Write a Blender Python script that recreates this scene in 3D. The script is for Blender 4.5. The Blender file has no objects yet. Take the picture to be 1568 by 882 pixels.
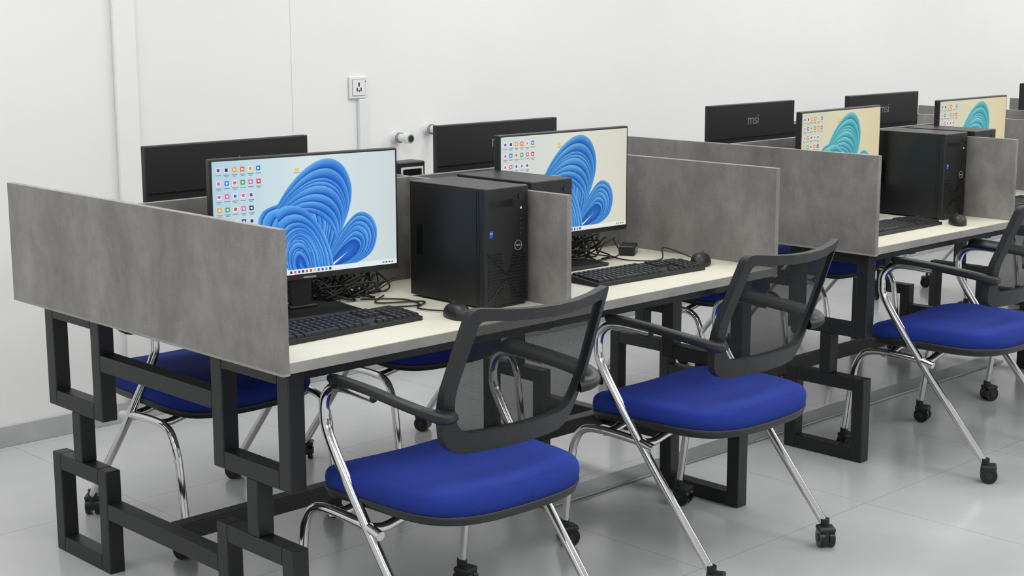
import bpy, bmesh, math, random
from mathutils import Vector, Matrix
random.seed(4)
# ---------------- helpers ----------------
def lin(c):
    return c/12.92 if c<=.04045 else ((c+.055)/1.055)**2.4
def hexc(h):
    h=h.lstrip('#'); return tuple(lin(int(h[i:i+2],16)/255) for i in (0,2,4))+(1,)
def mat(name,col,rough=.5,metal=0,spec=.5,noise=None,bump=None,emis=None,estr=0):
    m=bpy.data.materials.new(name); m.use_nodes=True; nt=m.node_tree; b=nt.nodes['Principled BSDF']
    c=hexc(col) if isinstance(col,str) else col
    b.inputs['Base Color'].default_value=c; b.inputs['Roughness'].default_value=rough
    b.inputs['Metallic'].default_value=metal; b.inputs['Specular IOR Level'].default_value=spec
    tc=nt.nodes.new('ShaderNodeTexCoord')
    if noise:
        scale,col2,lo,hi=noise
        n=nt.nodes.new('ShaderNodeTexNoise'); n.inputs['Scale'].default_value=scale; n.inputs['Detail'].default_value=6; n.inputs['Roughness'].default_value=.6
        r=nt.nodes.new('ShaderNodeValToRGB'); r.color_ramp.elements[0].position=lo; r.color_ramp.elements[1].position=hi
        r.color_ramp.elements[0].color=c; r.color_ramp.elements[1].color=hexc(col2)
        nt.links.new(tc.outputs['Object'],n.inputs['Vector']); nt.links.new(n.outputs['Fac'],r.inputs['Fac']); nt.links.new(r.outputs['Color'],b.inputs['Base Color'])
    if bump:
        n2=nt.nodes.new('ShaderNodeTexNoise'); n2.inputs['Scale'].default_value=bump[0]; n2.inputs['Detail'].default_value=3
        bp=nt.nodes.new('ShaderNodeBump'); bp.inputs['Strength'].default_value=bump[1]; bp.inputs['Distance'].default_value=.002
        nt.links.new(tc.outputs['Object'],n2.inputs['Vector']); nt.links.new(n2.outputs['Fac'],bp.inputs['Height']); nt.links.new(bp.outputs['Normal'],b.inputs['Normal'])
    if emis:
        b.inputs['Emission Color'].default_value=hexc(emis); b.inputs['Emission Strength'].default_value=estr
    return m
M={}
M['wall']=mat('wall_paint','#dfdfde',.75,spec=.2,noise=(1.2,'#dbdbda',.35,.7),bump=(60,.05))
M['ceil']=mat('ceiling_paint','#e8e8e7',.9)
M['base']=mat('baseboard_tile','#9fa0a0',.4,noise=(8,'#acadad',.3,.7))
M['black']=mat('black_powdercoat','#141518',.45,bump=(300,.15))
M['plastic']=mat('black_plastic','#131416',.45,bump=(500,.12))
M['plastic2']=mat('black_gloss_plastic','#0c0d0f',.25)
M['grayplas']=mat('dark_gray_plastic','#1e1f22',.5,bump=(400,.1))
M['key']=mat('keycap','#191a1c',.5)
M['case']=mat('pc_case_metal','#131416',.4,bump=(700,.15))
M['chrome']=mat('chrome','#d6d6d5',.12,1.0)
M['alu']=mat('floor_duct_aluminium','#9b9d9e',.35,.6)
M['desk']=mat('cream_laminate','#d6d3c2',.38,noise=(20,'#d0cdbc',.3,.7))
M['edge']=mat('panel_edge_band','#93928e',.5,noise=(10,'#82817e',.3,.7))
M['fabric']=mat('blue_fabric','#1a2c7a',.85,spec=.2,noise=(500,'#22378c',.35,.65),bump=(900,.5))
M['white']=mat('white_plastic','#d8d9da',.35)
M['cable']=mat('cable_rubber','#101011',.5)
M['green']=mat('pipe_ring','#7c8a84',.5)
M['brass']=mat('pipe_inner','#8a8a80',.4,.5)
M['red']=mat('red_led','#c03020',.4,emis='#ff4030',estr=.3)
M['blue']=mat('blue_sticker','#2356b8',.4)
M['silver']=mat('silver_print','#8a8c8e',.4)
M['logo']=mat('logo_print','#7b7d80',.4)
M['led']=mat('led_panel','#ffffff',.5,emis='#ffffff',estr=2.2)
def concrete():
    m=bpy.data.materials.new('concrete_laminate'); m.use_nodes=True; nt=m.node_tree; b=nt.nodes['Principled BSDF']; b.inputs['Roughness'].default_value=.45
    tc=nt.nodes.new('ShaderNodeTexCoord')
    mp=nt.nodes.new('ShaderNodeMapping'); mp.inputs['Scale'].default_value=(1,1,.65)
    n=nt.nodes.new('ShaderNodeTexNoise'); n.inputs['Scale'].default_value=5.5; n.inputs['Detail'].default_value=12; n.inputs['Roughness'].default_value=.66; n.inputs['Distortion'].default_value=.3
    n2=nt.nodes.new('ShaderNodeTexNoise'); n2.inputs['Scale'].default_value=26; n2.inputs['Detail'].default_value=8; n2.inputs['Roughness'].default_value=.7
    n3=nt.nodes.new('ShaderNodeTexNoise'); n3.inputs['Scale'].default_value=330; n3.inputs['Detail'].default_value=2
    r=nt.nodes.new('ShaderNodeValToRGB'); e=r.color_ramp.elements; e[0].position=.28; e[0].color=hexc('#666461'); e[1].position=.73; e[1].color=hexc('#8f8d89')
    k=r.color_ramp.elements.new(.5); k.color=hexc('#7b7976')
    def ov(a,fac):
        mx=nt.nodes.new('ShaderNodeMix'); mx.data_type='RGBA'; mx.blend_type='OVERLAY'; mx.inputs[0].default_value=fac; nt.links.new(a,mx.inputs[6]); return mx
    def rp(lo,hi,a,b_):
        r2=nt.nodes.new('ShaderNodeValToRGB'); r2.color_ramp.elements[0].position=lo; r2.color_ramp.elements[0].color=(a,a,a,1); r2.color_ramp.elements[1].position=hi; r2.color_ramp.elements[1].color=(b_,b_,b_,1); return r2
    L=nt.links.new
    L(tc.outputs['Object'],mp.inputs[0]); L(mp.outputs[0],n.inputs['Vector']); L(mp.outputs[0],n2.inputs['Vector']); L(tc.outputs['Object'],n3.inputs['Vector'])
    L(n.outputs['Fac'],r.inputs['Fac'])
    a=rp(.35,.62,.34,.6); L(n2.outputs['Fac'],a.inputs[0]); c=rp(.35,.65,.33,.62); L(n3.outputs['Fac'],c.inputs[0])
    m1=ov(r.outputs[0],.34); L(a.outputs[0],m1.inputs[7]); m2=ov(m1.outputs[2],.4); L(c.outputs[0],m2.inputs[7]); L(m2.outputs[2],b.inputs['Base Color'])
    return m
M['conc']=concrete()
def floormat():
    m=bpy.data.materials.new('porcelain_floor_tiles'); m.use_nodes=True; nt=m.node_tree; b=nt.nodes['Principled BSDF']
    L=nt.links.new
    tc=nt.nodes.new('ShaderNodeTexCoord')
    br=nt.nodes.new('ShaderNodeTexBrick'); br.offset=0; br.inputs['Scale'].default_value=1; br.inputs['Brick Width'].default_value=.8; br.inputs['Row Height'].default_value=.8
    br.inputs['Mortar Size'].default_value=.0013; br.inputs['Mortar Smooth'].default_value=.1
    mp=nt.nodes.new('ShaderNodeMapping'); mp.inputs['Location'].default_value=(.25,.05,0)
    L(tc.outputs['Object'],mp.inputs[0]); L(mp.outputs[0],br.inputs['Vector'])
    n=nt.nodes.new('ShaderNodeTexNoise'); n.inputs['Scale'].default_value=1.6; n.inputs['Detail'].default_value=5; n.inputs['Roughness'].default_value=.5
    L(tc.outputs['Object'],n.inputs['Vector'])
    r=nt.nodes.new('ShaderNodeValToRGB'); e=r.color_ramp.elements; e[0].position=.3; e[0].color=hexc('#a8a9aa'); e[1].position=.7; e[1].color=hexc('#babbbb')
    L(n.outputs['Fac'],r.inputs['Fac'])
    mx=nt.nodes.new('ShaderNodeMix'); mx.data_type='RGBA'; mx.inputs[7].default_value=hexc('#8f9090')
    L(br.outputs['Fac'],mx.inputs[0]); L(r.outputs[0],mx.inputs[6]); L(mx.outputs[2],b.inputs['Base Color'])
    n2=nt.nodes.new('ShaderNodeTexNoise'); n2.inputs['Scale'].default_value=3; n2.inputs['Detail'].default_value=3; L(tc.outputs['Object'],n2.inputs['Vector'])
    mr=nt.nodes.new('ShaderNodeMapRange'); mr.inputs[3].default_value=.12; mr.inputs[4].default_value=.22; L(n2.outputs['Fac'],mr.inputs[0]); L(mr.outputs[0],b.inputs['Roughness'])
    return m
M['floor']=floormat()
def meshfab():
    m=bpy.data.materials.new('mesh_fabric'); m.use_nodes=True; nt=m.node_tree; b=nt.nodes['Principled BSDF']; out=nt.nodes['Material Output']
    b.inputs['Base Color'].default_value=hexc('#151618'); b.inputs['Roughness'].default_value=.6; b.inputs['Specular IOR Level'].default_value=.2
    L=nt.links.new
    tc=nt.nodes.new('ShaderNodeTexCoord'); sp=nt.nodes.new('ShaderNodeSeparateXYZ'); L(tc.outputs['Object'],sp.inputs[0])
    def mt(op,a,b_=None):
        n=nt.nodes.new('ShaderNodeMath'); n.operation=op
        for i,v in enumerate((a,b_)):
            if v is None: continue
            if isinstance(v,(int,float)): n.inputs[i].default_value=v
            else: L(v,n.inputs[i])
        return n.outputs[0]
    sx=mt('SINE',mt('MULTIPLY',mt('ADD',sp.outputs[0],sp.outputs[2]),1300)); sz=mt('SINE',mt('MULTIPLY',mt('SUBTRACT',sp.outputs[0],sp.outputs[2]),1300))
    s=mt('MULTIPLY',sx,sz)
    mr=nt.nodes.new('ShaderNodeMapRange'); mr.inputs[1].default_value=-.6; mr.inputs[2].default_value=.6; mr.inputs[3].default_value=.56; mr.inputs[4].default_value=.93
    L(s,mr.inputs[0])
    t=nt.nodes.new('ShaderNodeBsdfTransparent'); mx=nt.nodes.new('ShaderNodeMixShader')
    L(mr.outputs[0],mx.inputs[0]); L(t.outputs[0],mx.inputs[1]); L(b.outputs[0],mx.inputs[2]); L(mx.outputs[0],out.inputs[0])
    return m
M['mesh']=meshfab()
def screenmat():
    m=bpy.data.materials.new('lcd_picture'); m.use_nodes=True; nt=m.node_tree; b=nt.nodes['Principled BSDF']
    a=nt.nodes.new('ShaderNodeVertexColor'); a.layer_name='Col'
    b.inputs['Base Color'].default_value=(.01,.01,.01,1); b.inputs['Roughness'].default_value=.35; b.inputs['Specular IOR Level'].default_value=.1
    nt.links.new(a.outputs['Color'],b.inputs['Emission Color']); b.inputs['Emission Strength'].default_value=.93
    return m
M['lcd']=screenmat()

class MB:
    def __init__(s): s.v=[]; s.f=[]; s.m=[]; s.sm=[]; s.mats=[]
    def mi(s,k):
        if k not in s.mats: s.mats.append(k)
        return s.mats.index(k)
    def add(s,vs,fs,k,smooth=False,T=None):
        o=len(s.v); i=s.mi(k)
        s.v+= [tuple((T@Vector(v)) if T else v) for v in vs]
        for f in fs: s.f.append([a+o for a in f]); s.m.append(i); s.sm.append(smooth)
    def box(s,x0,x1,y0,y1,z0,z1,k,T=None,ch=0):
        if ch<=0:
            vs=[(x,y,z) for z in (z0,z1) for y in (y0,y1) for x in (x0,x1)]
            fs=[(0,2,3,1),(4,5,7,6),(0,1,5,4),(2,6,7,3),(0,4,6,2),(1,3,7,5)]
            s.add(vs,fs,k,T=T); return
        bm=bmesh.new(); bmesh.ops.create_cube(bm,size=1)
        for v in bm.verts: v.co=Vector(((x0+x1)/2+v.co.x*(x1-x0),(y0+y1)/2+v.co.y*(y1-y0),(z0+z1)/2+v.co.z*(z1-z0)))
        bmesh.ops.bevel(bm,geom=bm.edges[:],offset=ch,segments=2,affect='EDGES',profile=.5)
        bm.verts.index_update(); s.add([tuple(v.co) for v in bm.verts],[[v.index for v in f.verts] for f in bm.faces],k,T=T); bm.free()
    def cyl(s,c,r,h,k,axis='z',n=20,r2=None,T=None):
        r2=r if r2 is None else r2; vs=[]
        for j,(rr,t) in enumerate(((r,-h/2),(r2,h/2))):
            for i in range(n):
                a=2*math.pi*i/n; p=(rr*math.cos(a),rr*math.sin(a),t)
                if axis=='x': p=(p[2],p[0],p[1])
                if axis=='y': p=(p[1],p[2],p[0])
                vs.append((c[0]+p[0],c[1]+p[1],c[2]+p[2]))
        s.add(vs,[(i,(i+1)%n,n+(i+1)%n,n+i) for i in range(n)],k,True,T)
        s.add(vs,[list(range(n))[::-1],[n+i for i in range(n)]],k,False,T)
    def ring(s,c,r,tr,k,axis='y',n=28,m=8):
        vs=[];fs=[]
        for i in range(n):
            a=2*math.pi*i/n
            for j in range(m):
                b=2*math.pi*j/m; rr=r+tr*math.cos(b); p=(rr*math.cos(a),tr*math.sin(b),rr*math.sin(a))
                vs.append((c[0]+p[0],c[1]+p[1],c[2]+p[2]))
        for i in range(n):
            for j in range(m): fs.append((i*m+j,i*m+(j+1)%m,((i+1)%n)*m+(j+1)%m,((i+1)%n)*m+j))
        s.add(vs,fs,k,True)
    def sweep(s,path,r,k,sub=8,n=10,flat=None,smoothpath=True):
        P=[Vector(p) for p in path]
        if smoothpath and len(P)>2:
            Q=[]
            for i in range(len(P)-1):
                p0=P[max(i-1,0)];p1=P[i];p2=P[i+1];p3=P[min(i+2,len(P)-1)]
                for t in range(sub):
                    t/=sub; Q.append(.5*((2*p1)+(p2-p0)*t+(2*p0-5*p1+4*p2-p3)*t*t+(3*p1-p0-3*p2+p3)*t**3))
            Q.append(P[-1]); P=Q
        t0=(P[1]-P[0]).normalized(); up=Vector((0,0,1)) if abs(t0.z)<.9 else Vector((1,0,0))
        nrm=(up-t0*up.dot(t0)).normalized(); vs=[]
        for i,p in enumerate(P):
            t=(P[min(i+1,len(P)-1)]-P[max(i-1,0)]).normalized()
            nrm=(nrm-t*nrm.dot(t)).normalized(); bn=t.cross(nrm)
            rr=r(i/(len(P)-1)) if callable(r) else r
            ra,rb=(rr,rr) if flat is None else (rr*flat,rr)
            for j in range(n):
                a=2*math.pi*j/n; q=p+nrm*math.cos(a)*ra+bn*math.sin(a)*rb; vs.append(tuple(q))
        N=len(P); fs=[(i*n+j,i*n+(j+1)%n,(i+1)*n+(j+1)%n,(i+1)*n+j) for i in range(N-1) for j in range(n)]
        s.add(vs,fs,k,True); s.add(vs,[list(range(n))[::-1],[(N-1)*n+j for j in range(n)]],k)
    def mesh(s,name):
        me=bpy.data.meshes.new(name); me.from_pydata(s.v,[],s.f)
        for k in s.mats: me.materials.append(M[k])
        me.polygons.foreach_set('material_index',s.m); me.polygons.foreach_set('use_smooth',s.sm); me.update()
        bm=bmesh.new(); bm.from_mesh(me); bmesh.ops.recalc_face_normals(bm,faces=bm.faces); bm.to_mesh(me); bm.free()
        return me
def obj(name,me,parent=None,loc=None,rot=None):
    o=bpy.data.objects.new(name,me); bpy.context.scene.collection.objects.link(o)
    if parent: o.parent=parent
    if loc: o.location=loc
    if rot is not None: o.rotation_euler=(0,0,rot)
    return o
def empty(name,loc=(0,0,0),rot=0):
    e=bpy.data.objects.new(name,None); e.empty_display_size=.1; bpy.context.scene.collection.objects.link(e); e.location=loc; e.rotation_euler=(0,0,rot); return e
def group(name,parts,loc,rot=0):
    e=empty(name,loc,rot)
    for n,me in parts: obj(n,me,e)
    return e
def simple(name,fn,loc=None):
    b=MB(); fn(b); return obj(name,b.mesh(name),loc=loc)

# ---------------- room ----------------
X0,X1,Y0,Y1,ZC=-3.0,14.0,-3.5,4.80,3.1
simple('floor',lambda b:b.box(X0,X1,Y0,Y1,-.1,0,'floor'))
simple('ceiling',lambda b:b.box(X0,X1,Y0,Y1,ZC,ZC+.1,'ceil'))
simple('wall_back',lambda b:b.box(X0,X1,Y1,Y1+.12,0,ZC,'wall'))
simple('wall_front',lambda b:b.box(X0,X1,Y0-.12,Y0,0,ZC,'wall'))
simple('wall_left',lambda b:b.box(X0-.12,X0,Y0,Y1,0,ZC,'wall'))
simple('wall_right',lambda b:b.box(X1,X1+.12,Y0,Y1,0,ZC,'wall'))
simple('baseboard_back',lambda b:b.box(X0,X1,Y1-.012,Y1,0,.075,'base',ch=.002))
simple('baseboard_left',lambda b:b.box(X0,X0+.012,Y0,Y1-.013,0,.075,'base',ch=.002))
simple('trim_1',lambda b:b.box(2.62,2.71,Y1-.022,Y1,.076,ZC,'wall',ch=.006))
simple('trim_2',lambda b:b.box(3.40,3.416,Y1-.0025,Y1,.076,ZC,'wall',ch=.001))
def sock():
    b=MB(); b.box(-.045,.045,-.012,0,-.045,.045,'white',ch=.004)
    b.box(-.033,.033,-.0135,-.012,-.034,.034,'silver',ch=.0005)
    b.box(-.031,.031,-.0145,-.0134,-.032,.032,'white',ch=.0004)
    for x,z,w,h in ((0,.012,.006,.016),(-.01,-.008,.005,.014),(.01,-.008,.005,.014),(0,-.014,.004,.009)): b.box(x-w/2,x+w/2,-.016,-.0144,z-h/2,z+h/2,'plastic')
    b.box(.034,.038,-.0135,-.012,.02,.026,'red')
    return b.mesh('socket_plate')
e=empty('wall_socket',(3.724,Y1,1.190)); obj('plate',sock(),e)
simple('cable_conduit',lambda b:(b.box(3.722,3.764,Y1-.018,Y1,.0765,1.143,'white',ch=.003)))
for (x,z) in ((3.923,.975),(4.10,1.0)):
    b=MB(); b.cyl((0,-.045,0),.017,.09,'white','y'); b.cyl((0,-.085,0),.022,.03,'white','y'); b.cyl((0,-.03,0),.022,.012,'green','y'); b.cyl((0,-.101,0),.017,.003,'brass','y'); b.cyl((0,-.103,0),.012,.002,'plastic','y'); b.cyl((0,-.004,0),.026,.008,'white','y')
    obj('water_pipe_stub',b.mesh('pipe_stub'),loc=(x,Y1,z))

# ---------------- desk ----------------
DL,DD=1.80,1.266; YF=2.54; ZB,ZT,ZP=.72,.745,1.041
def desk_parts():
    parts=[]
    b=MB(); b.box(.018,DL-.018,0,DD,ZB,ZT-.0015,'edge'); b.box(.019,DL-.019,.0008,DD-.0008,ZT-.0015,ZT,'desk'); parts.append(('tabletop',b.mesh('tabletop')))
    for n,a in (('end_panel_1',0),('end_panel_2',DL-.018)):
        b=MB(); b.box(a,a+.018,0,DD,ZB-.001,ZP,'conc',ch=.0008); b.box(a-.0006,a+.0186,-.0006,DD+.0006,ZB-.004,ZB+.002,'edge'); b.box(a+.0004,a+.0176,.0008,DD-.0008,ZP-.001,ZP+.0006,'edge'); parts.append((n,b.mesh('end_panel')))
    b=MB(); b.box(.018,DL-.018,DD/2-.009,DD/2+.009,ZT,ZP-.003,'conc',ch=.0008); parts.append(('center_screen',b.mesh('center_screen')))
    b=MB(); b.box(DL/2-.009,DL/2+.009,0,DD/2-.009,ZT,ZP-.002,'conc',ch=.0008); b.box(DL/2-.009,DL/2+.009,DD/2+.009,DD,ZT,ZP-.002,'conc',ch=.0008); parts.append(('side_divider',b.mesh('side_divider')))
    w=.045; s_=.0735; bb=.272+.0225; e_=.05
    for n,xa in (('leg_frame_1',e_),('leg_frame_2',DL-e_-w)):
        b=MB(); xb=xa+w
        for ya,yb in ((s_-.02,s_-.02+bb+.02),(DD-s_-bb,DD-s_)):
            for za,zb in ((0,.287),(.425,ZB-.002)):
                b.box(xa,xb,ya,ya+w,za,zb,'black',ch=.003); b.box(xa,xb,yb-w,yb,za,zb,'black',ch=.003)
                b.box(xa,xb,ya+w,yb-w,za,za+w,'black',ch=.003)
                b.box(xa,xb,ya+w,yb-w,zb-w,zb,'black',ch=.003)
            ym=(ya+yb)/2; b.box(xa,xb,ym-w/2,ym+w/2,.287,.425,'black',ch=.003)
        y0_,y1_=s_+bb,DD-s_-bb
        b.box(xa,xb,y0_,y1_,.565,.61,'black',ch=.003)
        b.box(xa,xb,y0_,y1_,.155,.20,'black',ch=.003)
        parts.append((n,b.mesh(n)))
    b=MB()
    b.box(e_+w,DL-e_-w,DD/2-.0225,DD/2+.0225,.155,.20,'black',ch=.003)
    for y in (.08,DD-.08-.04): b.box(e_+w,DL-e_-w,y,y+.04,.677,.7185,'black',ch=.003)
    parts.append(('beams',b.mesh('beams')))
    return parts
DP=desk_parts()
DX=[1.72,4.045,6.37,8.70]
for x in DX: group('computer_desk',DP,(x,YF,0))

# ---------------- chair ----------------
def rounded(pts,R,seg=6):
    out=[];n=len(pts)
    for i in range(n):
        p=Vector(pts[i]);a=Vector(pts[i-1]);c=Vector(pts[(i+1)%n]);r=R[i]
        p0=p+(a-p).normalized()*r;p1=p+(c-p).normalized()*r
        for k in range(seg+1):
            t=k/seg; out.append(((1-t)**2*p0+2*t*(1-t)*p+t*t*p1))
        nx=Vector(pts[(i+1)%n]); q1=nx+(p-nx).normalized()*R[(i+1)%n]
        for k in range(1,6): out.append(p1.lerp(q1,k/6))
    return out
def chair_parts():
    parts=[]
    def se(w,d,n=64,ex=4.2):
        o=[]
        for i in range(n):
            a=2*math.pi*i/n; c=math.cos(a); s_=math.sin(a)
            x=math.copysign(abs(c)**(2/ex),c)*w; y=math.copysign(abs(s_)**(2/ex),s_)*d
            x*=1+.05*(y/d)-.03*max(0,-y/d)**3
            o.append((x,y))
        return o
    def loft(b,layers,w,d,k):
        vs=[];fs=[];n=64
        for sc,z,ins in layers:
            for (x,y) in se((w-ins)*sc,(d-ins)*sc):
                zz=z-.018-.05*max(0,(y-.05)/.2)**2*.5 + .018*max(0,(-y-.08)/.16)**2*.4 + .012*(x/.24)**2
                vs.append((x,y-.03,zz))
        for l in range(len(layers)-1):
            for i in range(n): fs.append((l*n+i,l*n+(i+1)%n,(l+1)*n+(i+1)%n,(l+1)*n+i))
        fs.append(list(range(n))[::-1]); fs.append([(len(layers)-1)*n+i for i in range(n)])
        b.add(vs,fs,k,True)
    b=MB(); loft(b,[(1,.424,.012),(1,.428,.002),(1,.45,0),(1,.464,.002),(1,.472,.007),(1,.477,.016),(.9,.482,.020),(.7,.487,.020),(.4,.489,.020),(.15,.489,.020),(.03,.489,.020)],.257,.243,'fabric'); parts.append(('seat_cushion',b.mesh('seat_cushion')))
    b=MB(); loft(b,[(.6,.392,.03),(1,.396,.045),(1,.406,.008),(1,.426,.001),(1,.428,.006)],.258,.244,'plastic'); parts.append(('seat_shell',b.mesh('seat_shell')))
    outer=rounded([(-.206,.884),(.206,.884),(.222,.67),(.185,.550),(-.185,.550),(-.222,.67)][::-1],[.05,.05,.05,.05,.022,.022])
    inner=rounded([(-.185,.858),(.185,.858),(.199,.68),(.167,.600),(-.167,.600),(-.199,.68)][::-1],[.04,.04,.04,.04,.016,.016])
    def bp(p,dy=0):
        x,z=p; u=x/.22
        return (x,-.232-.38*(z-.55)+.05*u*u+dy,z+.016*u*u*max(0,(z-.6)/.28))
    b=MB(); n=len(outer)
    vs=[bp(p,.010) for p in outer]+[bp(p,.013) for p in inner]+[bp(p,-.012) for p in outer]+[bp(p,-.012) for p in inner]
    fs=[]
    for i in range(n):
        j=(i+1)%n
        fs+= [(i,j,n+j,n+i),(2*n+i,3*n+i,3*n+j,2*n+j),(i,2*n+i,2*n+j,j),(n+i,n+j,3*n+j,3*n+i)]
    b.add(vs,fs,'grayplas',False); parts.append(('back_frame',b.mesh('back_frame')))
    b=MB(); vs=[];fs=[]; c=Vector((0,.74)); R=10
    for r in range(R+1):
        for p in inner:
            q=c.lerp(p,r/R) if r else c.lerp(p,.001); vs.append(bp(q))
    for r in range(R):
        for i in range(n): j=(i+1)%n; fs.append((r*n+i,r*n+j,(r+1)*n+j,(r+1)*n+i))
    b.add(vs,fs,'mesh',True); parts.append(('back_mesh',b.mesh('back_mesh')))
    for sx,nm in ((-1,'left'),(1,'right')):
        b=MB(); ax=.262
        b.sweep([(sx*.206,-.230,.648),(sx*.228,-.242,.652),(sx*.250,-.22,.662),(sx*.261,-.16,.671),(sx*ax,-.05,.680),(sx*ax,.05,.684),(sx*ax,.085,.682)],lambda t:.023 if t>.3 else .034-.037*t,'plastic',flat=.55,n=14)
        parts.append(('armrest_'+nm,b.mesh('armrest')))
        b=MB()
        b.sweep([(sx*ax,-.06,.668),(sx*ax,.03,.672),(sx*ax,.085,.666),(sx*ax,.118,.64),(sx*ax,.126,.60),(sx*ax,.112,.55),(sx*ax,.03,.435),(sx*ax,-.10,.27),(sx*.262,-.275,.062)],.0125,'chrome',n=12)
        b.sweep([(sx*ax,-.075,.352),(sx*ax,-.01,.364),(sx*ax,.12,.368),(sx*ax,.18,.355),(sx*ax,.21,.315),(sx*.261,.225,.25),(sx*.26,.25,.062)],.0115,'chrome',n=12)
        parts.append(('side_frame_'+nm,b.mesh('side_frame')))
    b=MB()
    for y in (-.04,.11): b.sweep([(-.262,y,.364),(-.22,y,.358),(-.12,y,.374),(.12,y,.374),(.22,y,.358),(.262,y,.364)],.0115,'chrome',n=10)
    for x in (-.12,.12): b.box(x-.02,x+.02,-.08,.15,.372,.386,'plastic')
    parts.append(('seat_crossbars',b.mesh('seat_crossbars')))
    i=1
    for x,y,a in ((-.262,-.275,.5),(.262,-.275,-.7),(-.26,.25,1.2),(.26,.25,.2)):
        b=MB(); T=Matrix.Translation((x,y,0))@Matrix.Rotation(a,4,'Z')
        for dx in (-.014,.014):
            b.cyl((dx,-.012,.027),.027,.016,'plastic2','x',22,T=T); b.cyl((dx*1.62,-.012,.027),.012,.003,'grayplas','x',14,T=T)
        b.box(-.006,.006,-.034,.014,.016,.05,'grayplas',T=T,ch=.002)
        b.box(-.024,.024,-.036,.012,.046,.060,'grayplas',T=T,ch=.005)
        b.cyl((0,0,.064),.0135,.03,'plastic','z',14,T=T)
        parts.append(('caster_%d'%i,b.mesh('caster'))); i+=1
    return parts
CPs=chair_parts()
R=math.radians
for x,y,r in ((2.13,2.465,R(-1)),(3.08,2.495,R(1)),(4.46,2.485,R(2)),(5.42,2.47,0),(6.9,2.47,0),
              (2.25,3.65,R(180)),(3.05,3.66,R(178)),(4.55,3.66,R(180)),(5.4,3.68,R(180)),(6.9,3.9,R(180))):
    group('office_chair',CPs,(x,y,0),r)

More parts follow.
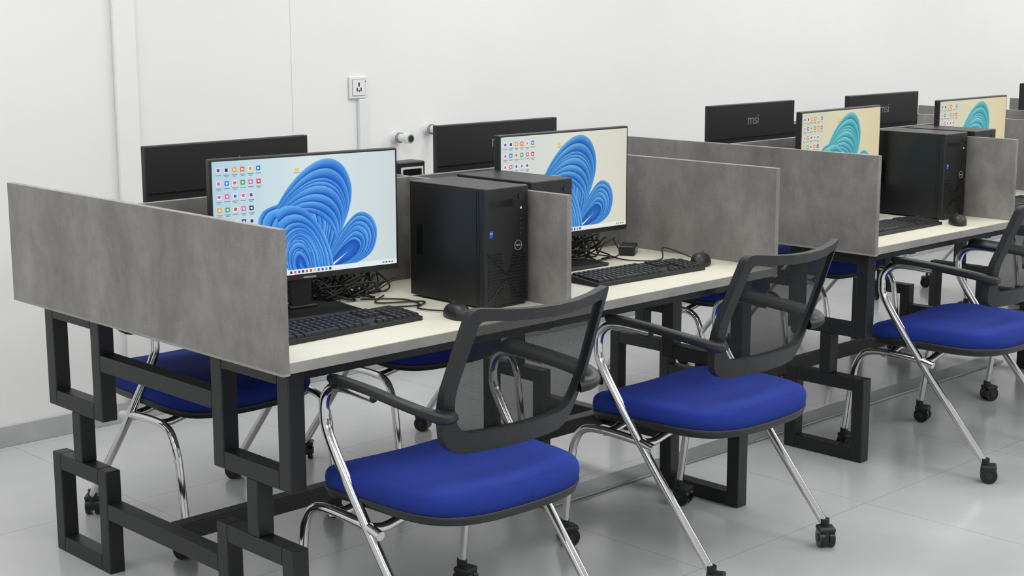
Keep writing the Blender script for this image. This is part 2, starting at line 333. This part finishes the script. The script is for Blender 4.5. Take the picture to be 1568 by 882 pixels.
# ---------------- monitors ----------------
def cr(P,N):
    P=[Vector(p) for p in P]; out=[]
    m=len(P)-1
    for k in range(N+1):
        t=k/N*m; i=min(int(t),m-1); t-=i
        p0=P[max(i-1,0)];p1=P[i];p2=P[i+1];p3=P[min(i+2,m)]
        out.append(.5*((2*p1)+(p2-p0)*t+(2*p0-5*p1+4*p2-p3)*t*t+(3*p1-p0-3*p2+p3)*t**3))
    return out
W,HH=.515,.296
def screen_mesh(style):
    vs=[];fs=[];cs=[]
    def quadstrip(A,B,ca,cb,lay):
        o=len(vs)
        for a,b_,x,y in zip(A,B,ca,cb):
            for p,c in ((a,x),(b_,y)):
                vs.append(((p[0]/286-.5)*W,-lay*.00004,(p[1]/162-.5)*HH)); cs.append(c)
        for i in range(len(A)-1): fs.append((o+2*i,o+2*i+1,o+2*i+3,o+2*i+2))
    def mixc(a,b,t): return tuple(a[i]*(1-t)+b[i]*t for i in range(4))
    pal={0:('#b6d6e4','#dbe9ea','#cfdbdd','#7cc2f4','#348ce4','#0e5ac8','#0a3690'),
         1:('#cddad6','#e1e2d5','#dad8c9','#80c2ea','#3a8cd6','#135bb8','#0e3c88'),
         2:('#ccd2bc','#dfd6b4','#dbcfa8','#9cd8d6','#50b2bc','#288ea2','#1f7084')}[style]
    L,C,Rr,c1,c2,c3,c4=[hexc(h) for h in pal]
    for j in range(6):
        xs=[k*286/12 for k in range(13)]
        col=[mixc(L,C,min(1,x/150)) if x<150 else mixc(C,Rr,(x-150)/136) for x in xs]
        quadstrip([(x,j*27) for x in xs],[(x,(j+1)*27) for x in xs],col,col,0)
    lay=[1]
    def family(A,B,n,seed,N=44,pw=1.0,sh=0,core=True):
        rr=random.Random(seed); A=cr(A,N);B=cr(B,N)
        ts=[0]
        for i in range(n): ts.append(ts[-1]+rr.uniform(.5,1.5))
        ts=[(t/ts[-1])**pw for t in ts]
        for i in range(n):
            P=[a.lerp(b_,ts[i]) for a,b_ in zip(A,B)]; Q=[a.lerp(b_,ts[i+1]) for a,b_ in zip(A,B)]
            ph=rr.random()*1.5+sh
            rim=[mixc(c1,c2,.15+.5*math.sin(k/N*5+ph)**2) for k in range(N+1)]
            mid=[mixc(c2,c3,.15+.65*math.sin(k/N*4+ph+1)**2) for k in range(N+1)]
            drk=[mixc(c3,c4,.5+.5*math.sin(k/N*3.2+ph)) for k in range(N+1)]
            M1=[p.lerp(q,.3) for p,q in zip(P,Q)]; M2=[p.lerp(q,.72) for p,q in zip(P,Q)]
            bd=[mixc(a,b_,.5) for a,b_ in zip(rim,mid)]
            quadstrip(P,M1,rim,bd,lay[0]); quadstrip(M1,M2,bd,mid,lay[0]); quadstrip(M2,Q,mid,drk,lay[0])
        if core:
            cen=sum(Q,Vector((0,0)))/len(Q)
            quadstrip(Q,[cen]*(N+1),[mixc(c3,c4,.4)]*(N+1),[mixc(c3,c2,.5)]*(N+1),lay[0])
        lay[0]+=1
    family([(112,4),(88,36),(66,70),(72,90),(92,98),(116,102),(146,108)],[(156,8),(146,28),(140,42),(142,50),(150,54),(158,58),(166,62)],7,1,core=False)
    family([(213,110),(208,82),(196,54),(184,26),(176,4)],[(136,96),(146,66),(148,40),(146,18),(142,4)],8,12,sh=.4,core=False)
    family([(94,96),(110,118),(133,140),(158,154),(182,156),(202,143),(213,116),(210,88),(198,62)],[(106,84),(120,86),(136,86),(152,82),(166,74),(177,64),(183,54),(185,46),(184,40)],8,2,sh=.6,core=False)
    family([(160,4),(178,30),(198,58),(222,78),(244,72),(254,48),(244,20),(214,6),(176,4)],[(172,6),(188,24),(204,36),(214,40),(222,36),(224,28),(216,18),(200,10),(178,5)],6,3)
    family([(92,90),(110,96),(132,92),(152,76),(168,52),(178,26),(182,4)],[(112,4),(110,22),(114,38),(124,48),(136,44),(146,28),(150,4)],7,6,sh=1.2,core=False)
    family([(112,4),(108,20),(110,38),(122,48),(136,44),(146,26),(150,4)],[(126,4),(123,14),(124,22),(127,26),(132,22),(136,14),(138,4)],4,8)
    tb=mixc(C,(1,1,1,1),.35)
    quadstrip([(0,0),(286,0)],[(0,7),(286,7)],[tb]*2,[tb]*2,lay[0]); lay[0]+=1
    rr=random.Random(9); ic=['#2b7de0','#f0a030','#d83b3b','#3aa35a','#00376b','#7a3fc0','#e85aa0','#303440','#20b0d8','#f06828','#f4c430']
    def icon(x,y,s,h,s2=None):
        c=hexc(h); s2=s2 or s; quadstrip([(x,y),(x+s,y)],[(x,y+s2),(x+s,y+s2)],[c]*2,[c]*2,lay[0])
    for k in range(11): icon(112+k*6.2,1.6,3.6,rr.choice(ic))
    for k in range(4): icon(262+k*5,2.4,3,'#5a6068',2)
    for cx in range(6):
        for ry in range(8):
            if cx==5 and ry>1: continue
            if cx==4 and ry>6: continue
            x=6+cx*11.8; y=147-ry*17.6
            big=rr.random()<.45
            icon(x,y,6.4,rr.choice(ic) if big else rr.choice(['#f4f4f6','#e8eef8','#fafafa']))
            lay[0]+=1
            if big: icon(x+1.8,y+1.8,2.8,'#f2f4f8')
            else: icon(x+1,y+1,4.4,rr.choice(ic))
            lay[0]-=1
            icon(x-1,y-4,8.5,'#7f909c',1.1)
            if rr.random()<.5: icon(x+.5,y-6,5.5,'#7f909c',1.0)
    icon(124,142,6,'#f2cc60',4.5); icon(122,139.5,10,'#8fa0ac',1)
    me=bpy.data.meshes.new('screen'); me.from_pydata(vs,[],fs); at=me.color_attributes.new('Col','FLOAT_COLOR','POINT')
    for i,c in enumerate(cs): at.data[i].color=c
    me.materials.append(M['lcd']); me.update(); return me
SM=[screen_mesh(i) for i in range(3)]
SZ=.254
def monitor_body():
    b=MB(); w,h=W+.012,HH+.022
    zc=SZ-.005
    b.box(-w/2,w/2,-.004,.018,zc-h/2,zc+h/2,'plastic',ch=.003)
    b.box(-w/2+.05,w/2-.05,.0175,.04,zc-h/2+.02,zc+.01,'plastic',ch=.01)
    b.box(-w/2+.004,w/2-.004,.018,.0195,zc+.030,zc+.034,'plastic2')
    for i in range(14): b.box(-.13+i*.0195,-.118+i*.0195,.0398,.0405,zc-.03,zc-.026,'plastic2')
    b.box(-.018,.018,-.0046,-.004,zc-h/2+.004,zc-h/2+.009,'silver')
    return b.mesh('housing')
def monitor_stand():
    b=MB()
    b.box(-.03,.03,.04,.062,.008,SZ+.0,'plastic',ch=.005)
    b.box(-.045,.045,.0385,.046,SZ-.06,SZ+.0,'plastic',ch=.003)
    b.box(-.12,.12,-.07,.11,0,.010,'plastic',ch=.004)
    b.box(-.04,.04,.03,.075,.010,.018,'plastic',ch=.003)
    return b.mesh('stand')
MBd,MSt=monitor_body(),monitor_stand()
cu=bpy.data.curves.new('logo','FONT'); cu.body='msi'; cu.size=.055; cu.extrude=.0004; cu.align_x='CENTER'; cu.space_character=.95; cu.materials.append(M['logo']); LG=cu
def monitor(x,y,rot,style=0,logo=True):
    e=empty('computer_monitor',(x,y,ZT),rot)
    obj('housing',MBd,e); obj('stand',MSt,e); obj('screen',SM[style],e,loc=(0,-.0045,SZ))
    if logo:
        o=obj('back_logo',LG,e,loc=(0,.0185,SZ+.075)); o.rotation_euler=(math.pi/2,0,math.pi)
    return e
monitor(2.098,2.95,R(-8),0); monitor(3.065,2.985,R(-2),1); monitor(4.47,2.97,R(2),2); monitor(5.39,2.97,0,2); monitor(6.8,2.97,0,2)
for x,y in ((2.175,3.42),(3.185,3.41),(4.50,3.40),(5.40,3.40),(6.85,3.40),(7.75,3.40)): monitor(x,y,R(180),2)

# ---------------- PC tower ----------------
def tower_parts():
    w,d,h=.155,.293,.312; p=[]
    b=MB(); b.box(0,w,.022,d,.006,h,'case',ch=.002)
    b.box(.012,w-.012,.0,.03,0,.006,'plastic'); b.box(.012,w-.012,d-.05,d-.02,0,.006,'plastic')
    b.box(-.001,.0,.03,d-.01,.012,h-.008,'case',ch=.0003)
    b.box(-.0018,-.001,d-.05,d-.03,.12,.2,'plastic2')
    p.append(('case',b.mesh('case')))
    b=MB(); b.box(-.001,w+.001,0,.022,.004,h+.001,'plastic',ch=.004)
    for i in range(16):
        z=.012+i*.0085; k=abs(z-.075)/.075; half=.012+.055*min(1,k)
        b.box(.012,.077-half*.35,-.0012,0,z,z+.004,'plastic2'); b.box(w-.077+half*.35,w-.012,-.0012,0,z,z+.004,'plastic2')
    b.sweep([(.01,-.001,.145),(.075,-.001,.085),(.145,-.001,.145)],.0016,'plastic2',smoothpath=False,n=6)
    b.sweep([(.01,-.001,.015),(.075,-.001,.075),(.145,-.001,.015)],.0016,'plastic2',smoothpath=False,n=6)
    b.ring((.118,-.001,.158),.0125,.0010,'silver')
    b.box(.110,.126,-.0012,-.0002,.156,.160,'silver')
    b.box(.016,.028,-.0012,0,.185,.203,'blue',ch=.0003); b.box(.017,.027,-.0016,-.0012,.196,.198,'white')
    b.box(.02,.1,-.0008,0,.262,.28,'plastic2',ch=.0003)
    for i in range(4): b.box(.122,.132,-.001,0,.186+i*.013,.191+i*.013,'plastic2'); b.box(.124,.130,-.0014,-.001,.188+i*.013,.189+i*.013,'silver')
    b.cyl((.127,-.001,.285),.007,.003,'grayplas','y'); b.cyl((.127,-.002,.255),.003,.002,'white','y')
    p.append(('front_bezel',b.mesh('front_bezel')))
    return p
TP=tower_parts()
for x,y,r in ((2.442,2.667,0),(2.642,2.70,0),(4.768,2.725,0),(4.965,2.72,0),(7.10,2.68,0)): group('desktop_computer_tower',TP,(x,y,ZT),r)
for x,y in ((2.60,3.70),(4.93,3.70)): group('desktop_computer_tower',TP,(x,y,ZT),math.pi)

# ---------------- keyboard & mouse ----------------
def keyboard():
    b=MB(); w,d=.44,.128
    vs=[(-w/2,-d/2,0),(w/2,-d/2,0),(w/2,d/2,0),(-w/2,d/2,0),(-w/2,-d/2,.010),(w/2,-d/2,.010),(w/2,d/2,.020),(-w/2,d/2,.020)]
    b.add(vs,[(0,3,2,1),(4,5,6,7),(0,1,5,4),(2,3,7,6),(0,4,7,3),(1,2,6,5)],'plastic')
    sl=Matrix.Translation((0,0,.0152))@Matrix.Rotation(math.atan(.010/.128),4,'X')
    def key(x,y,kw,kd=.0155):
        vs=[(x-kw/2,y-kd/2,0),(x+kw/2,y-kd/2,0),(x+kw/2,y+kd/2,0),(x-kw/2,y+kd/2,0)]+[(x-kw/2+.0015,y-kd/2+.0015,.006),(x+kw/2-.0015,y-kd/2+.0015,.006),(x+kw/2-.0015,y+kd/2-.001,.006),(x-kw/2+.0015,y+kd/2-.001,.006)]
        b.add(vs,[(4,5,6,7),(0,1,5,4),(1,2,6,5),(2,3,7,6),(3,0,4,7)],'key',T=sl)
        b.add([(x-.0015,y,.0062),(x+.0005,y,.0062),(x+.0005,y+.0022,.0062),(x-.0015,y+.0022,.0062)],[(0,1,2,3)],'logo',T=sl)
    rows=[.048,.026,.008,-.010,-.028,-.046]
    for ri,y in enumerate(rows):
        if ri==5:
            x=-.208
            for kw in (.023,.02,.02,.105,.02,.02,.02,.023): key(x+kw/2,y,kw); x+=kw+.0025
        else:
            for i in range(15 if ri else 14): key(-.200+i*.0185,y,.0158)
        for i in range(3):
            if ri==3: continue
            if ri==4 and i!=1: continue
            key(.092+i*.0185,y,.0158)
        for i in range(4):
            if ri==0: continue
            key(.154+i*.0185,y,.0158)
    return b.mesh('keyboard')
def mouse():
    b=MB(); vs=[];fs=[];n=24;L=9
    for l in range(L):
        t=l/(L-1)*math.pi/2
        for i in range(n):
            a=2*math.pi*i/n; c=math.cos(a);s_=math.sin(a)
            k=math.cos(t)**.6 if l<L-1 else .02
            vs.append((.031*k*c*(1+.06*s_),.055*k*s_,.004+.033*math.sin(t)*(1-.15*s_*k)))
    vs+= [(.028*math.cos(2*math.pi*i/n),.052*math.sin(2*math.pi*i/n),0) for i in range(n)]
    for l in range(L-1):
        for i in range(n): j=(i+1)%n; fs.append((l*n+i,l*n+j,(l+1)*n+j,(l+1)*n+i))
    for i in range(n): j=(i+1)%n; fs.append((L*n+i,L*n+j,j,i))
    fs.append([(L-1)*n+i for i in range(n)]); fs.append([L*n+i for i in range(n)])
    b.add(vs,fs,'plastic',True)
    b.cyl((0,.028,.030),.008,.006,'grayplas','x',14)
    return b.mesh('mouse')
KB,MS=keyboard(),mouse()
for x,y,r in ((2.03,2.75,R(1)),(3.11,2.735,R(-3)),(4.45,2.73,0),(5.35,2.74,0)): obj('computer_keyboard',KB,loc=(x,y,ZT),rot=r)
for x,y,r in ((2.335,2.655,R(-20)),(3.385,2.725,R(-60)),(4.715,2.63,R(-50)),(5.7,2.65,R(-30))): obj('computer_mouse',MS,loc=(x,y,ZT),rot=r)

# ---------------- cables ----------------
def cables(b,x0,x1,y0,y1,n,seed,hz=.10):
    rr=random.Random(seed)
    for k in range(n):
        p=[]; x=rr.uniform(x0,x1)
        for i in range(7):
            x=min(x1,max(x0,x+rr.uniform(-.12,.12))); z=ZT+.004+(rr.random()**2.0)*hz
            p.append((x,rr.uniform(y0,y1),z))
        p[0]=(p[0][0],p[0][1],ZT+.004); p[-1]=(p[-1][0],p[-1][1],ZT+.004)
        b.sweep(p,rr.choice([.0020,.0025,.003]),'cable',n=6,sub=7)
for x0,x1,s in ((2.04,2.42,1),(2.84,3.30,2),(4.3,4.72,3),(5.2,5.7,5)):
    b=MB(); cables(b,x0,x1,3.06,3.145,12,s,.17); cables(b,x0+.16,x1,2.97,3.12,9,s+20,.07)
    for k in range(6): b.sweep([(x0+.12+.02*k,3.02,ZT+.16),(x0+.15+.03*k,3.08,ZT+.06+.01*k),(x0+.2+.04*k,3.05,ZT+.008),(x1-.04*k,3.12,ZT+.008),(x1-.01*k,3.12-.01*k,ZT+.06+.03*k),(x1-.01,3.14,ZT+.18)],.0028,'cable',n=6)
    if s==1:
        b.sweep([(2.35,2.71,ZT+.006),(2.33,2.80,ZT+.004),(2.40,2.86,ZT+.004),(2.30,2.93,ZT+.004),(2.38,3.0,ZT+.004)],.0022,'cable',n=6)
        b.sweep([(2.24,2.815,ZT+.006),(2.28,2.86,ZT+.004),(2.36,2.83,ZT+.004),(2.38,2.92,ZT+.004),(2.30,3.0,ZT+.004)],.0022,'cable',n=6)
    if s==2: b.sweep([(3.43,2.75,ZT+.006),(3.46,2.82,ZT+.004),(3.42,2.90,ZT+.03),(3.36,2.86,ZT+.004),(3.28,2.92,ZT+.004),(3.30,3.02,ZT+.004)],.0022,'cable',n=6)
    obj('cable_bundle',b.mesh('cables'))
def adapter():
    b=MB(); b.box(-.045,.045,-.025,.025,0,.03,'plastic',ch=.004); b.box(-.02,.02,-.0255,-.025,.008,.022,'silver'); b.cyl((.055,0,.015),.006,.02,'plastic','x')
    return b.mesh('adapter')
obj('power_adapter',adapter(),loc=(3.39,3.02,ZT),rot=R(35))
b=MB(); b.box(-.05,.05,-.03,.03,0,.325,'plastic',ch=.004); b.box(-.042,.042,-.031,-.03,.262,.31,'white'); b.box(-.035,.035,-.0315,-.031,.268,.304,'plastic2'); obj('network_phone_dock',b.mesh('dock'),loc=(2.69,3.27,ZT))
simple('floor_cable_duct',lambda b:(b.box(3.0,5.8,2.99,3.09,0,.010,'alu',ch=.004)))

# ---------------- lights ----------------
for x in (-1.0,1.6,4.2,6.8,9.4,12.0):
    for y in (-2.0,.8,3.4):
        b=MB(); b.box(-.62,.62,-.62,.62,-.012,0,'ceil',ch=.002); b.box(-.6,.6,-.6,.6,-.0135,-.012,'led'); obj('led_ceiling_panel',b.mesh('led'),loc=(x,y,ZC))
        ld=bpy.data.lights.new('panel_light','AREA'); ld.shape='RECTANGLE'; ld.size=1.2; ld.size_y=1.2; ld.energy=24.5; ld.color=(.995,.999,.992)
        lo=bpy.data.objects.new('panel_light',ld); bpy.context.scene.collection.objects.link(lo); lo.location=(x,y,ZC-.02)
w=bpy.data.worlds.new('World'); bpy.context.scene.world=w; w.use_nodes=True; w.node_tree.nodes['Background'].inputs[0].default_value=(.8,.85,.9,1); w.node_tree.nodes['Background'].inputs[1].default_value=.3

# ---------------- camera ----------------
cx,cy,cz,yaw,pitch,roll,f=-0.1692,-0.1314,1.5105,.8019,.1825,.0019,2330.71
fh=Vector((math.cos(yaw),math.sin(yaw),0)); r=Vector((math.sin(yaw),-math.cos(yaw),0))
fw=fh*math.cos(pitch)-Vector((0,0,1))*math.sin(pitch); up=r.cross(fw)
r2=r*math.cos(roll)-up*math.sin(roll); up2=r*math.sin(roll)+up*math.cos(roll)
cam=bpy.data.cameras.new('camera'); co=bpy.data.objects.new('camera',cam); bpy.context.scene.collection.objects.link(co)
mw=Matrix((r2,up2,-fw)).transposed().to_4x4(); mw.translation=Vector((cx,cy,cz)); co.matrix_world=mw
cam.sensor_width=36; cam.lens=f/1568*36; cam.clip_start=.05
bpy.context.scene.camera=co
bpy.context.scene.view_settings.view_transform='Standard'
